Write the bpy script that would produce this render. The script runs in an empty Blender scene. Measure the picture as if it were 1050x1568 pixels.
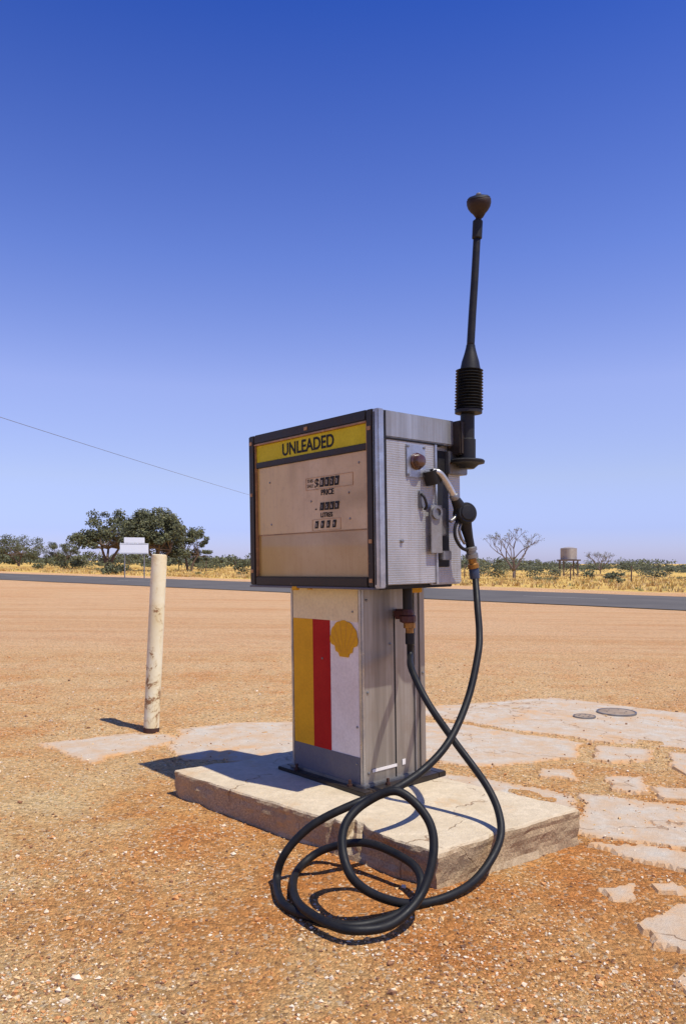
import bpy, bmesh, math, random
from mathutils import Vector, Matrix, noise, Quaternion
random.seed(7)
scene = bpy.context.scene
D = bpy.data

# ------------------------------------------------------------------ helpers
def link(ob, parent=None):
    scene.collection.objects.link(ob)
    if parent is not None:
        ob.parent = parent
    return ob

def empty(name, loc=(0,0,0)):
    e = D.objects.new(name, None); e.location = loc
    e.empty_display_size = .2
    return link(e)

def mesh_obj(name, verts, faces, mat=None, parent=None, smooth=False, mats=None, midx=None):
    me = D.meshes.new(name)
    me.from_pydata([tuple(v) for v in verts], [], faces)
    if mats:
        for m in mats: me.materials.append(m)
        if midx:
            me.polygons.foreach_set('material_index', midx)
    elif mat: me.materials.append(mat)
    if smooth:
        me.polygons.foreach_set('use_smooth', [True]*len(me.polygons))
    me.update()
    return link(D.objects.new(name, me), parent)

def bm_obj(name, bm, mat, parent=None, smooth=False):
    me = D.meshes.new(name)
    bmesh.ops.recalc_face_normals(bm, faces=bm.faces)
    bm.to_mesh(me); bm.free()
    me.materials.append(mat)
    if smooth:
        me.polygons.foreach_set('use_smooth', [True]*len(me.polygons))
    return link(D.objects.new(name, me), parent)

def box(name, a, b, mat, parent=None, bev=0.003, seg=2):
    bm = bmesh.new()
    bmesh.ops.create_cube(bm, size=1)
    c = [(a[i]+b[i])/2 for i in range(3)]; s = [abs(b[i]-a[i]) for i in range(3)]
    for v in bm.verts:
        v.co = Vector((c[0]+v.co.x*s[0], c[1]+v.co.y*s[1], c[2]+v.co.z*s[2]))
    if bev > 0:
        bmesh.ops.bevel(bm, geom=bm.edges[:], offset=min(bev, min(s)*.4), segments=seg, affect='EDGES')
    return bm_obj(name, bm, mat, parent)

def lathe(name, prof, origin, axis, mat, parent=None, n=28, smooth=True):
    axis = Vector(axis).normalized()
    q = Vector((0,0,1)).rotation_difference(axis)
    vs, fs = [], []
    for r, h in prof:
        for i in range(n):
            a = 2*math.pi*i/n
            vs.append(Vector(origin) + q @ Vector((r*math.cos(a), r*math.sin(a), h)))
    for j in range(len(prof)-1):
        for i in range(n):
            k = (i+1) % n
            fs.append((j*n+i, j*n+k, (j+1)*n+k, (j+1)*n+i))
    fs.append(tuple(range(n))[::-1]); fs.append(tuple(range((len(prof)-1)*n, len(prof)*n)))
    ob = mesh_obj(name, vs, fs, mat, parent)
    me = ob.data
    if smooth:
        for p in me.polygons: p.use_smooth = True
        try: me.set_sharp_from_angle(angle=math.radians(40))
        except Exception: pass
    return ob

def cr(pts, sub=10):
    P = [Vector(p) for p in pts]
    P = [P[0]*2-P[1]] + P + [P[-1]*2-P[-2]]
    out = []
    for i in range(1, len(P)-2):
        p0, p1, p2, p3 = P[i-1], P[i], P[i+1], P[i+2]
        for k in range(sub):
            t = k/sub
            out.append(.5*((2*p1)+(-p0+p2)*t+(2*p0-5*p1+4*p2-p3)*t*t+(-p0+3*p1-3*p2+p3)*t**3))
    out.append(P[-2].copy())
    return out

def tube_data(pts, rad, n=12):
    vs, fs = [], []
    prev = None
    N = len(pts)
    for i, p in enumerate(pts):
        t = (pts[min(i+1, N-1)]-pts[max(i-1, 0)]).normalized()
        if prev is None:
            a = t.orthogonal().normalized()
        else:
            a = (prev - t*prev.dot(t)).normalized()
        prev = a
        b = t.cross(a)
        r = rad[i] if isinstance(rad, (list, tuple)) else rad
        for k in range(n):
            an = 2*math.pi*k/n
            vs.append(p + a*r*math.cos(an) + b*r*math.sin(an))
    for i in range(N-1):
        for k in range(n):
            k2 = (k+1) % n
            fs.append((i*n+k, i*n+k2, (i+1)*n+k2, (i+1)*n+k))
    fs.append(tuple(range(n))[::-1]); fs.append(tuple(range((N-1)*n, N*n)))
    return vs, fs

def tube(name, pts, rad, mat, parent=None, n=12, sub=8, smooth=True):
    P = cr(pts, sub) if sub > 1 else [Vector(p) for p in pts]
    if isinstance(rad, (list, tuple)):
        R = []
        for i in range(len(rad)-1):
            for k in range(sub): R.append(rad[i]+(rad[i+1]-rad[i])*k/sub)
        R.append(rad[-1])
        rad = R
    v, f = tube_data(P, rad, n)
    return mesh_obj(name, v, f, mat, parent, smooth)

# ------------------------------------------------------------------ materials
def newmat(name):
    m = D.materials.new(name); m.use_nodes = True
    nt = m.node_tree; bs = nt.nodes['Principled BSDF']
    return m, nt, bs

def ramp(nt, fac, stops):
    r = nt.nodes.new('ShaderNodeValToRGB')
    el = r.color_ramp.elements
    while len(el) > 1: el.remove(el[-1])
    el[0].position = stops[0][0]; el[0].color = (*stops[0][1], 1)
    for p, c in stops[1:]:
        e = el.new(p); e.color = (*c, 1)
    nt.links.new(fac, r.inputs[0])
    return r.outputs[0]

def noise_n(nt, co, scale, detail=6, rough=.6, dist=0):
    n = nt.nodes.new('ShaderNodeTexNoise')
    n.inputs['Scale'].default_value = scale; n.inputs['Detail'].default_value = detail
    n.inputs['Roughness'].default_value = rough; n.inputs['Distortion'].default_value = dist
    nt.links.new(co, n.inputs['Vector'])
    return n.outputs[0]

def mix(nt, fac, a, b, mode='MIX'):
    m = nt.nodes.new('ShaderNodeMix'); m.data_type = 'RGBA'; m.blend_type = mode
    for s, v in ((m.inputs[0], fac), (m.inputs[6], a), (m.inputs[7], b)):
        if isinstance(v, (int, float)): s.default_value = v
        elif isinstance(v, tuple): s.default_value = (*v, 1) if len(v) == 3 else v
        else: nt.links.new(v, s)
    return m.outputs[2]

def math_n(nt, op, a, b=None, c=None, clamp=False):
    m = nt.nodes.new('ShaderNodeMath'); m.operation = op; m.use_clamp = clamp
    for i, v in enumerate((a, b, c)):
        if v is None: continue
        if isinstance(v, (int, float)): m.inputs[i].default_value = v
        else: nt.links.new(v, m.inputs[i])
    return m.outputs[0]

def maprange(nt, v, a, b, c=0., d=1.):
    m = nt.nodes.new('ShaderNodeMapRange'); m.clamp = True
    nt.links.new(v, m.inputs[0])
    for i, x in enumerate((a, b, c, d)): m.inputs[i+1].default_value = x
    return m.outputs[0]

def bump(nt, h, strength, dist, bs, prev=None):
    b = nt.nodes.new('ShaderNodeBump'); b.inputs['Strength'].default_value = strength
    b.inputs['Distance'].default_value = dist
    nt.links.new(h, b.inputs['Height'])
    if prev is not None: nt.links.new(prev, b.inputs['Normal'])
    nt.links.new(b.outputs[0], bs.inputs['Normal'])
    return b.outputs[0]

def weathered(name, base, dirt, rough=.5, metal=0., scale=8, amt=.5, coat=0, bumps=.15, rust=None, rustth=.68, coat_r=.1, rust_scale=14, spec=.5):
    m, nt, bs = newmat(name)
    co = nt.nodes.new('ShaderNodeTexCoord').outputs['Object']
    n1 = noise_n(nt, co, scale, 7, .65, .3)
    f = maprange(nt, n1, .35, .75, 0, amt)
    col = mix(nt, f, base, dirt)
    n3 = noise_n(nt, co, scale*12, 3, .6)
    g = maprange(nt, n3, .2, .8, .86, 1.1)
    hs = nt.nodes.new('ShaderNodeHueSaturation'); nt.links.new(col, hs.inputs['Color']); nt.links.new(g, hs.inputs['Value'])
    col = hs.outputs[0]
    if rust:
        n2 = noise_n(nt, co, rust_scale, 8, .7, .6)
        rf = maprange(nt, n2, rustth-.02, rustth+.02, 0, 1)
        col = mix(nt, rf, col, rust)
    nt.links.new(col, bs.inputs['Base Color'])
    bs.inputs['Metallic'].default_value = metal
    bs.inputs['Specular IOR Level'].default_value = spec
    r = maprange(nt, n1, .3, .7, max(.05, rough-.1), min(1, rough+.12))
    nt.links.new(r, bs.inputs['Roughness'])
    if coat:
        bs.inputs['Coat Weight'].default_value = coat; bs.inputs['Coat Roughness'].default_value = coat_r
    bump(nt, n3, bumps, .002, bs)
    return m

M_frame = weathered('dark_frame_metal', (.020,.016,.013), (.06,.038,.024), .42, 0, 10, .6, rust=(.20,.12,.06), rustth=.65, spec=.3)
M_trim = weathered('worn_brass_trim', (.50,.26,.10), (.14,.08,.04), .45, .2, 20, .8)
M_alu_edge = weathered('aluminium_edge', (.52,.52,.52), (.2,.2,.21), .33, .85, 12, .6)
M_yellow = weathered('yellow_sign', (.64,.52,.010), (.44,.35,.015), .5, 0, 9, .6, rust=(.2,.14,.03), rustth=.7, spec=.2)
M_ypaint = weathered('yellow_paint', (.74,.38,.008), (.56,.28,.015), .5, 0, 7, .6, rust=(.7,.55,.3), rustth=.72, spec=.2)
M_rpaint = weathered('red_paint', (.42,.005,.006), (.28,.006,.007), .5, 0, 7, .5, rust=(.5,.2,.14), rustth=.76, spec=.15)
M_wpaint = weathered('white_paint', (.80,.75,.69), (.64,.55,.45), .5, 0, 6, .6, rust=(.5,.36,.22), rustth=.70, spec=.25)
M_cream = weathered('cream_paint', (.82,.70,.42), (.66,.50,.26), .5, 0, 6, .6, rust=(.4,.25,.12), rustth=.72, spec=.25)
M_bluegrey = weathered('bluegrey_paint', (.105,.11,.14), (.2,.17,.15), .5, 0, 9, .6, spec=.3)
M_black = weathered('black_plastic', (.012,.012,.013), (.032,.028,.025), .5, 0, 18, .5, spec=.28)
M_rubber = weathered('black_rubber_hose', (.007,.008,.009), (.022,.019,.017), .52, 0, 25, .6, bumps=.08, spec=.25)
M_ink = weathered('black_ink', (.018,.018,.018), (.035,.035,.035), .6, 0, 20, .3, spec=.2)
M_digit = weathered('digit_white', (.5,.43,.33), (.38,.32,.24), .6, 0, 20, .3)
M_silver = weathered('nozzle_spout_metal', (.66,.65,.62), (.3,.27,.22), .33, .7, 30, .6)
M_steel = weathered('dull_steel', (.3,.3,.29), (.14,.12,.11), .45, .8, 15, .7, rust=(.16,.08,.04), rustth=.66)
M_galv = weathered('grey_rail', (.36,.35,.33), (.22,.19,.16), .5, .6, 15, .7)
M_rusty = weathered('rusty_iron', (.085,.032,.018), (.035,.018,.014), .7, .2, 25, .8, bumps=.5)
M_bell = weathered('perished_brown_rubber', (.040,.022,.015), (.018,.013,.011), .6, 0, 25, .8, bumps=.4, spec=.3)
M_redcap = weathered('red_oxide', (.08,.015,.010), (.04,.018,.014), .55, .0, 25, .7)
M_brass = weathered('orange_brass', (.38,.18,.03), (.14,.07,.03), .4, .5, 25, .9)
M_knob = weathered('brown_knob', (.08,.028,.013), (.035,.018,.014), .25, .1, 20, .6, coat=.5)
M_blue = weathered('blue_collar', (.025,.035,.06), (.035,.035,.05), .4, 0, 20, .5)

def m_display(name, tint=1.0):
    m, nt, bs = newmat(name)
    tc = nt.nodes.new('ShaderNodeTexCoord').outputs['Object']
    n1 = noise_n(nt, tc, 2.4, 6, .55, .6)
    c = ramp(nt, n1, [(.32,(.40*tint,.25*tint,.08*tint)),(.5,(.58*tint,.39*tint,.17*tint)),(.7,(.68*tint,.50*tint,.26*tint))])
    sep = nt.nodes.new('ShaderNodeSeparateXYZ'); nt.links.new(tc, sep.inputs[0])
    left_refl = maprange(nt, sep.outputs[0], .05, .42, .7, 0)  # yellow glass reflection painted into the colour towards the left
    c = mix(nt, left_refl, c, (.60*tint,.39*tint,.07*tint))
    n2 = noise_n(nt, tc, 40, 6, .7)
    c = mix(nt, maprange(nt, n2, .55, .75, 0, .4), c, (.3,.17,.06))
    mp = nt.nodes.new('ShaderNodeMapping'); mp.inputs['Scale'].default_value = (25,1,1.5); nt.links.new(tc, mp.inputs[0])
    n3 = noise_n(nt, mp.outputs[0], 1.5, 4, .6)
    c = mix(nt, maprange(nt, n3, .5, .75, 0, .35), c, (.36,.21,.08))
    nt.links.new(c, bs.inputs['Base Color'])
    bs.inputs['Roughness'].default_value = .4
    bs.inputs['Specular IOR Level'].default_value = .3
    bs.inputs['Coat Weight'].default_value = .8; bs.inputs['Coat Roughness'].default_value = .04; bs.inputs['Coat IOR'].default_value = 1.5
    return m
M_display = m_display('faded_display_panel')
M_display2 = m_display('faded_lower_panel', .72)

def m_embossed():
    m, nt, bs = newmat('embossed_aluminium')
    tc = nt.nodes.new('ShaderNodeTexCoord').outputs['Object']
    n1 = noise_n(nt, tc, 4, 7, .6, .4)
    c = ramp(nt, n1, [(.3,(.38,.375,.36)),(.6,(.49,.48,.465)),(.8,(.58,.57,.55))])
    n2 = noise_n(nt, tc, 22, 7, .7)
    c = mix(nt, maprange(nt, n2, .58, .72, 0, .5), c, (.28,.22,.16))
    mp = nt.nodes.new('ShaderNodeMapping'); mp.inputs['Scale'].default_value = (1,30,1.2); nt.links.new(tc, mp.inputs[0])
    n3 = noise_n(nt, mp.outputs[0], 1.2, 4, .6)
    c = mix(nt, maprange(nt, n3, .52, .75, 0, .4), c, (.3,.26,.21))
    nt.links.new(c, bs.inputs['Base Color'])
    bs.inputs['Metallic'].default_value = .6
    bs.inputs['Roughness'].default_value = .5
    v = nt.nodes.new('ShaderNodeTexVoronoi'); v.inputs['Scale'].default_value = 105; v.inputs['Randomness'].default_value = .12
    nt.links.new(tc, v.inputs['Vector'])
    bump(nt, v.outputs['Distance'], .5, .005, bs)
    return m
M_emboss = m_embossed()
def m_sheet(name, k=1., sky_tint=0.):
    m, nt, bs = newmat(name)
    tc = nt.nodes.new('ShaderNodeTexCoord').outputs['Object']
    mp = nt.nodes.new('ShaderNodeMapping'); mp.inputs['Scale'].default_value = (1,14,.6)
    nt.links.new(tc, mp.inputs[0])
    n1 = noise_n(nt, mp.outputs[0], 2, 5, .6, .4)
    n2 = noise_n(nt, tc, 7, 7, .65)
    def cc(r, g, b): return (r*k, g*k*(1+sky_tint*.4), b*k*(1+sky_tint))
    c = ramp(nt, n1, [(.3,cc(.22,.195,.165)),(.5,cc(.31,.28,.24)),(.7,cc(.40,.37,.33))])
    c = mix(nt, maprange(nt, n2, .5, .7, 0, .4), c, cc(.27,.21,.15))
    nt.links.new(c, bs.inputs['Base Color'])
    bs.inputs['Metallic'].default_value = .55
    bs.inputs['Roughness'].default_value = .40
    bump(nt, n2, .25, .004, bs)
    return m
M_sheet = m_sheet('column_sheet_metal')
M_cap = m_sheet('cap_sheet_metal', 1.05, .25)  # blue of the reflected sky tinted into the cap's base colour

def m_concrete(name, top, side, dirt, dirtth=.52, dirtamt=.8, edge=False):
    m, nt, bs = newmat(name)
    tc = nt.nodes.new('ShaderNodeTexCoord').outputs['Object']
    n1 = noise_n(nt, tc, 2.2, 8, .68, .4)
    n2 = noise_n(nt, tc, 30, 7, .75)
    n3 = noise_n(nt, tc, 140, 3, .6)
    n4 = noise_n(nt, tc, 7, 6, .6, .2)
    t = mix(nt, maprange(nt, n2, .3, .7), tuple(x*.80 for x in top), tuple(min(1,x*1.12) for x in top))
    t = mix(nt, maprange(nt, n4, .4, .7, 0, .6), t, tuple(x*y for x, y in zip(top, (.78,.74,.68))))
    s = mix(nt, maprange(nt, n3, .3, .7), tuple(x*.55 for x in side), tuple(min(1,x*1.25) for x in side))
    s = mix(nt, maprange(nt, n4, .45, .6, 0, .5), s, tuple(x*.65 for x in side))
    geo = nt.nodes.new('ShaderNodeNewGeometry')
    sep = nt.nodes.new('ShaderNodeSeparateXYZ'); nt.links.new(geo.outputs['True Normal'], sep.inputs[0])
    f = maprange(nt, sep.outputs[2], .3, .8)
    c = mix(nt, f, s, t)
    d = maprange(nt, n1, dirtth, dirtth+.08, 0, dirtamt)
    d = math_n(nt, 'MULTIPLY', d, maprange(nt, n2, .3, .6, .3, 1))
    if edge:
        at = nt.nodes.new('ShaderNodeAttribute'); at.attribute_name = 'edge_dirt'
        ed = math_n(nt, 'MULTIPLY', at.outputs['Fac'], maprange(nt, n2, .35, .55, .3, 1))
        d = math_n(nt, 'MAXIMUM', d, ed)
        d = math_n(nt, 'MAXIMUM', d, maprange(nt, n4, .35, .7, .0, .55))
    c = mix(nt, d, c, dirt)
    vor = nt.nodes.new('ShaderNodeTexVoronoi'); vor.feature='DISTANCE_TO_EDGE'; vor.inputs['Scale'].default_value = 1.1
    ad = nt.nodes.new('ShaderNodeVectorMath'); ad.operation='ADD'
    nn = nt.nodes.new('ShaderNodeTexNoise'); nn.inputs['Scale'].default_value=4; nn.inputs['Detail'].default_value = 5; nt.links.new(tc, nn.inputs['Vector'])
    sc = nt.nodes.new('ShaderNodeVectorMath'); sc.operation='SCALE'; sc.inputs['Scale'].default_value=.45
    nt.links.new(nn.outputs[1], sc.inputs[0]); nt.links.new(tc, ad.inputs[0]); nt.links.new(sc.outputs[0], ad.inputs[1])
    nt.links.new(ad.outputs[0], vor.inputs['Vector'])
    crk = math_n(nt, 'MULTIPLY', maprange(nt, vor.outputs['Distance'], .001, .007, .7, 0), maprange(nt, n4, .42, .55, 0, 1))
    c = mix(nt, crk, c, (.25,.13,.06))
    nt.links.new(c, bs.inputs['Base Color'])
    bs.inputs['Roughness'].default_value = .92
    bs.inputs['Specular IOR Level'].default_value = .2
    h = math_n(nt, 'ADD', n2, math_n(nt, 'MULTIPLY', n3, .6))
    h = math_n(nt, 'SUBTRACT', h, math_n(nt, 'MULTIPLY', crk, 1.2))
    bump(nt, h, .75, .008, bs)
    return m
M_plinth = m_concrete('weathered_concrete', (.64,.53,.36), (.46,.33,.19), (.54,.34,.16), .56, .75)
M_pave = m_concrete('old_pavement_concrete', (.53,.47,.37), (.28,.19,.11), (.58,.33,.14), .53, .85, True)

ND = (.62, .785)   # road normal direction in plan
def ground_mat():
    m, nt, bs = newmat('outback_ground')
    tc = nt.nodes.new('ShaderNodeTexCoord').outputs['Object']
    sep = nt.nodes.new('ShaderNodeSeparateXYZ'); nt.links.new(tc, sep.inputs[0])
    X, Y = sep.outputs[0], sep.outputs[1]
    nbig = noise_n(nt, tc, .55, 5, .6, .6)
    nmid = noise_n(nt, tc, 2.6, 7, .68, .5)
    nfine = noise_n(nt, tc, 45, 7, .75)
    ngr = noise_n(nt, tc, 150, 4, .75)
    dx = math_n(nt, 'SUBTRACT', X, .75); dy = math_n(nt, 'SUBTRACT', Y, 3.0)
    dist = math_n(nt, 'SQRT', math_n(nt, 'ADD', math_n(nt, 'MULTIPLY', math_n(nt,'MULTIPLY',dx,dx), .35), math_n(nt, 'MULTIPLY', math_n(nt, 'MULTIPLY', dy, dy), .8)))
    near = maprange(nt, dist, .4, 1.4, .14, -.03)
    k = math_n(nt, 'ADD', math_n(nt, 'ADD', math_n(nt, 'MULTIPLY', nbig, .4), math_n(nt, 'MULTIPLY', nmid, .6)), near)
    c = ramp(nt, k, [(.36,(.76,.52,.24)),(.46,(.73,.455,.19)),(.54,(.69,.36,.125)),(.63,(.64,.275,.08)),(.76,(.57,.20,.05))])
    far = maprange(nt, Y, 3.5, 12, 0, .85)
    mp = nt.nodes.new('ShaderNodeMapping'); mp.inputs['Rotation'].default_value = (0,0,math.radians(38)); mp.inputs['Scale'].default_value = (.12,1.6,1)
    nt.links.new(tc, mp.inputs[0])
    ntrack = noise_n(nt, mp.outputs[0], .7, 6, .65, .2)
    fc = ramp(nt, ntrack, [(.32,(.60,.33,.155)),(.47,(.68,.42,.225)),(.55,(.63,.36,.17)),(.66,(.60,.30,.12))])
    c = mix(nt, far, c, fc)
    v = nt.nodes.new('ShaderNodeTexVoronoi'); v.inputs['Scale'].default_value = 85; nt.links.new(tc, v.inputs['Vector'])
    sv = nt.nodes.new('ShaderNodeSeparateColor'); nt.links.new(v.outputs['Color'], sv.inputs[0])
    val = maprange(nt, sv.outputs[0], 0, 1, .66, 1.25)
    hs = nt.nodes.new('ShaderNodeHueSaturation'); nt.links.new(c, hs.inputs['Color']); nt.links.new(val, hs.inputs['Value'])
    c = hs.outputs[0]
    c = mix(nt, maprange(nt, sv.outputs[1], .88, .90, 0, .5), c, (.80,.66,.44))
    c = mix(nt, maprange(nt, sv.outputs[2], .90, .92, 0, .6), c, (.28,.14,.06))
    g2 = maprange(nt, ngr, .25, .75, .72, 1.24)
    hs2 = nt.nodes.new('ShaderNodeHueSaturation'); nt.links.new(c, hs2.inputs['Color']); nt.links.new(g2, hs2.inputs['Value'])
    c = hs2.outputs[0]
    n = math_n(nt, 'ADD', math_n(nt, 'MULTIPLY', X, ND[0]), math_n(nt, 'MULTIPLY', Y, ND[1]))
    nf = noise_n(nt, tc, .12, 6, .65, .4)
    n = math_n(nt, 'ADD', n, math_n(nt, 'MULTIPLY', math_n(nt,'SUBTRACT', nf, .5), 10))
    gf = maprange(nt, n, 34.5, 36, 0, 1)
    nf2 = noise_n(nt, tc, .3, 7, .7, .4)
    gc = ramp(nt, nf2, [(.3,(.52,.27,.10)),(.5,(.62,.41,.11)),(.62,(.68,.46,.13)),(.8,(.36,.28,.09))])
    c = mix(nt, gf, c, gc)
    nt.links.new(c, bs.inputs['Base Color'])
    bs.inputs['Roughness'].default_value = .95
    bs.inputs['Specular IOR Level'].default_value = .1
    h = math_n(nt, 'ADD', math_n(nt, 'MULTIPLY', nfine, 1.1), math_n(nt, 'MULTIPLY', ngr, .7))
    h = math_n(nt, 'SUBTRACT', h, math_n(nt, 'MULTIPLY', v.outputs['Distance'], .8))
    bump(nt, h, .95, .016, bs)
    return m
M_ground = ground_mat()

# ------------------------------------------------------------------ ground
def slope(x): 
    return -.012*max(-400, min(400, x))
def gz(x, y):
    z = slope(x)
    d = math.hypot(x, y-3)
    if d < 14:
        f = 1 - max(0, (d-6)/8)
        z += f*(.010*noise.noise(Vector((x*1.7, y*1.7, 3.1))) + .008*noise.noise(Vector((x*5, y*5, 1.7))) + .005*noise.noise(Vector((x*14, y*14, 7.7))))
    return z
def axis_vals(lo, hi, step, far_lo, far_hi, g=1.22):
    v = []
    x = lo
    while x <= hi: v.append(x); x += step
    s = step
    x = hi
    while x < far_hi:
        s *= g; x += s; v.append(x)
    s = step; x = lo
    while x > far_lo:
        s *= g; x -= s; v.insert(0, x)
    return v
xs = axis_vals(-2.6, 3.2, .025, -2500, 2500)
ys = axis_vals(1.5, 6.5, .025, -60, 4000)
verts = [(x, y, gz(x, y)) for y in ys for x in xs]
nx = len(xs)
faces = [(j*nx+i, j*nx+i+1, (j+1)*nx+i+1, (j+1)*nx+i) for j in range(len(ys)-1) for i in range(nx-1)]
mesh_obj('ground', verts, faces, M_ground, smooth=True)

# ------------------------------------------------------------------ pavement (one broken-up sheet, dirt lapping over its edges)
polys = [
 [(-1.86,4.67),(-1.61,4.82),(-1.37,4.98),(-1.12,4.95),(-1.00,4.78),(-1.18,4.51),(-1.34,4.40),(-1.38,4.18),(-1.61,4.43)],
 [(-1.10,5.12),(-.78,5.32),(-.34,5.40),(.34,5.40),(.42,4.43),(-.1,4.42),(-.58,4.30),(-.88,4.28),(-1.0,4.5),(-1.06,4.8)],
 [(.45,5.85),(.91,6.15),(1.77,6.50),(2.39,6.05),(2.8,5.75),(3.3,5.5),(3.1,4.58),(2.24,4.60),(1.91,4.79),(1.57,4.93),(1.27,5.10),(.77,5.50)],
 [(.36,5.46),(.8,5.40),(1.25,5.05),(1.54,4.87),(1.36,4.46),(.93,4.30),(.65,4.26),(.36,4.40)],
 [(1.60,4.82),(1.92,4.70),(1.75,4.40),(1.43,4.42)],
 [(1.98,4.66),(2.35,4.52),(3.0,4.5),(2.6,3.85),(2.2,3.80),(1.88,3.95),(1.84,4.36)],
 [(1.07,4.24),(1.27,4.20),(1.22,4.01),(1.02,4.06)],
 [(1.37,4.08),(1.60,4.10),(1.52,3.80),(1.32,3.85)],
 [(1.56,3.97),(1.85,3.90),(1.75,3.66),(1.54,3.72)],
 [(.45,4.14),(.76,4.0),(.98,3.88),(1.12,3.74),(1.0,3.45),(.6,3.6),(.3,3.9)],
 [(1.14,3.80),(1.36,3.72),(1.62,3.62),(2.1,3.5),(1.85,2.98),(1.45,2.98),(1.25,3.08),(1.05,3.16),(.97,3.25),(1.05,3.5)],
 [(.97,3.12),(1.19,3.09),(1.44,2.96),(1.34,2.76),(1.075,2.90)],
 [(1.4,2.9),(1.9,2.9),(1.8,2.6),(1.5,2.6)],
 [(.89,2.68),(1.04,2.72),(.98,2.56),(.87,2.57)],
 [(1.07,2.69),(1.2,2.72),(1.22,2.6),(1.08,2.62)],
 [(.92,2.44),(1.14,2.54),(1.27,2.52),(1.15,2.20),(.99,2.2),(.91,2.29)],
 [(.86,2.11),(1.0,2.14),(1.02,1.97),(.89,2.01)],
]
def sdist(px, py, poly):
    inside = False; best = 1e9
    n = len(poly); j = n-1
    for i in range(n):
        xi, yi = poly[i]; xj, yj = poly[j]
        if (yi > py) != (yj > py) and px < (xj-xi)*(py-yi)/(yj-yi)+xi: inside = not inside
        ex, ey = xj-xi, yj-yi
        t = max(0, min(1, ((px-xi)*ex+(py-yi)*ey)/(ex*ex+ey*ey)))
        d = (px-xi-ex*t)**2+(py-yi-ey*t)**2
        if d < best: best = d
        j = i
    best = math.sqrt(best)
    return best if inside else -best
bbs = [(min(p[0] for p in q)-.15, max(p[0] for p in q)+.15, min(p[1] for p in q)-.15, max(p[1] for p in q)+.15) for q in polys]
def pave_sd(x, y):
    w1 = noise.noise_vector(Vector((x*3, y*3, 2)))*.055 + noise.noise_vector(Vector((x*12, y*12, 5)))*.028 + noise.noise_vector(Vector((x*35, y*35, 5)))*.012
    wx_, wy_ = x+w1.x, y+w1.y
    best = -1
    for q, b in zip(polys, bbs):
        if b[0] < wx_ < b[1] and b[2] < wy_ < b[3]:
            s_ = sdist(wx_, wy_, q)
            if s_ > best: best = s_
    return best
def pavement():
    st = .02
    nxp, nyp = int((3.3+2.0)/st), int((6.6-1.9)/st)
    idx = {}; vs = []; ed = []; sdc = {}
    for j in range(nyp+1):
        for i in range(nxp+1):
            x, y = -2.0+i*st, 1.9+j*st
            if abs(x) > y*.56: continue
            sdc[(i, j)] = pave_sd(x, y)
    fs = []
    def vid(i, j):
        if (i, j) in idx: return idx[(i, j)]
        x, y = -2.0+i*st, 1.9+j*st; s_ = sdc[(i, j)]
        z = slope(x) + (.0085 if s_ > .006 else (-.025 if s_ < -.004 else -.006))
        z += .004*noise.noise(Vector((x*1.2, y*1.2, 8)))
        idx[(i, j)] = len(vs); vs.append((x, y, z)); ed.append(max(0., min(1., 1-(s_-.005)/.08))**1.4)
        return idx[(i, j)]
    for j in range(nyp):
        for i in range(nxp):
            c4 = [(i,j),(i+1,j),(i+1,j+1),(i,j+1)]
            if any(k not in sdc for k in c4): continue
            if max(sdc[k] for k in c4) < 0: continue
            fs.append(tuple(vid(*k) for k in c4))
    ob = mesh_obj('concrete_pavement', vs, fs, M_pave, smooth=False)
    at = ob.data.attributes.new('edge_dirt', 'FLOAT', 'POINT')
    at.data.foreach_set('value', ed)
pavement()

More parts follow.
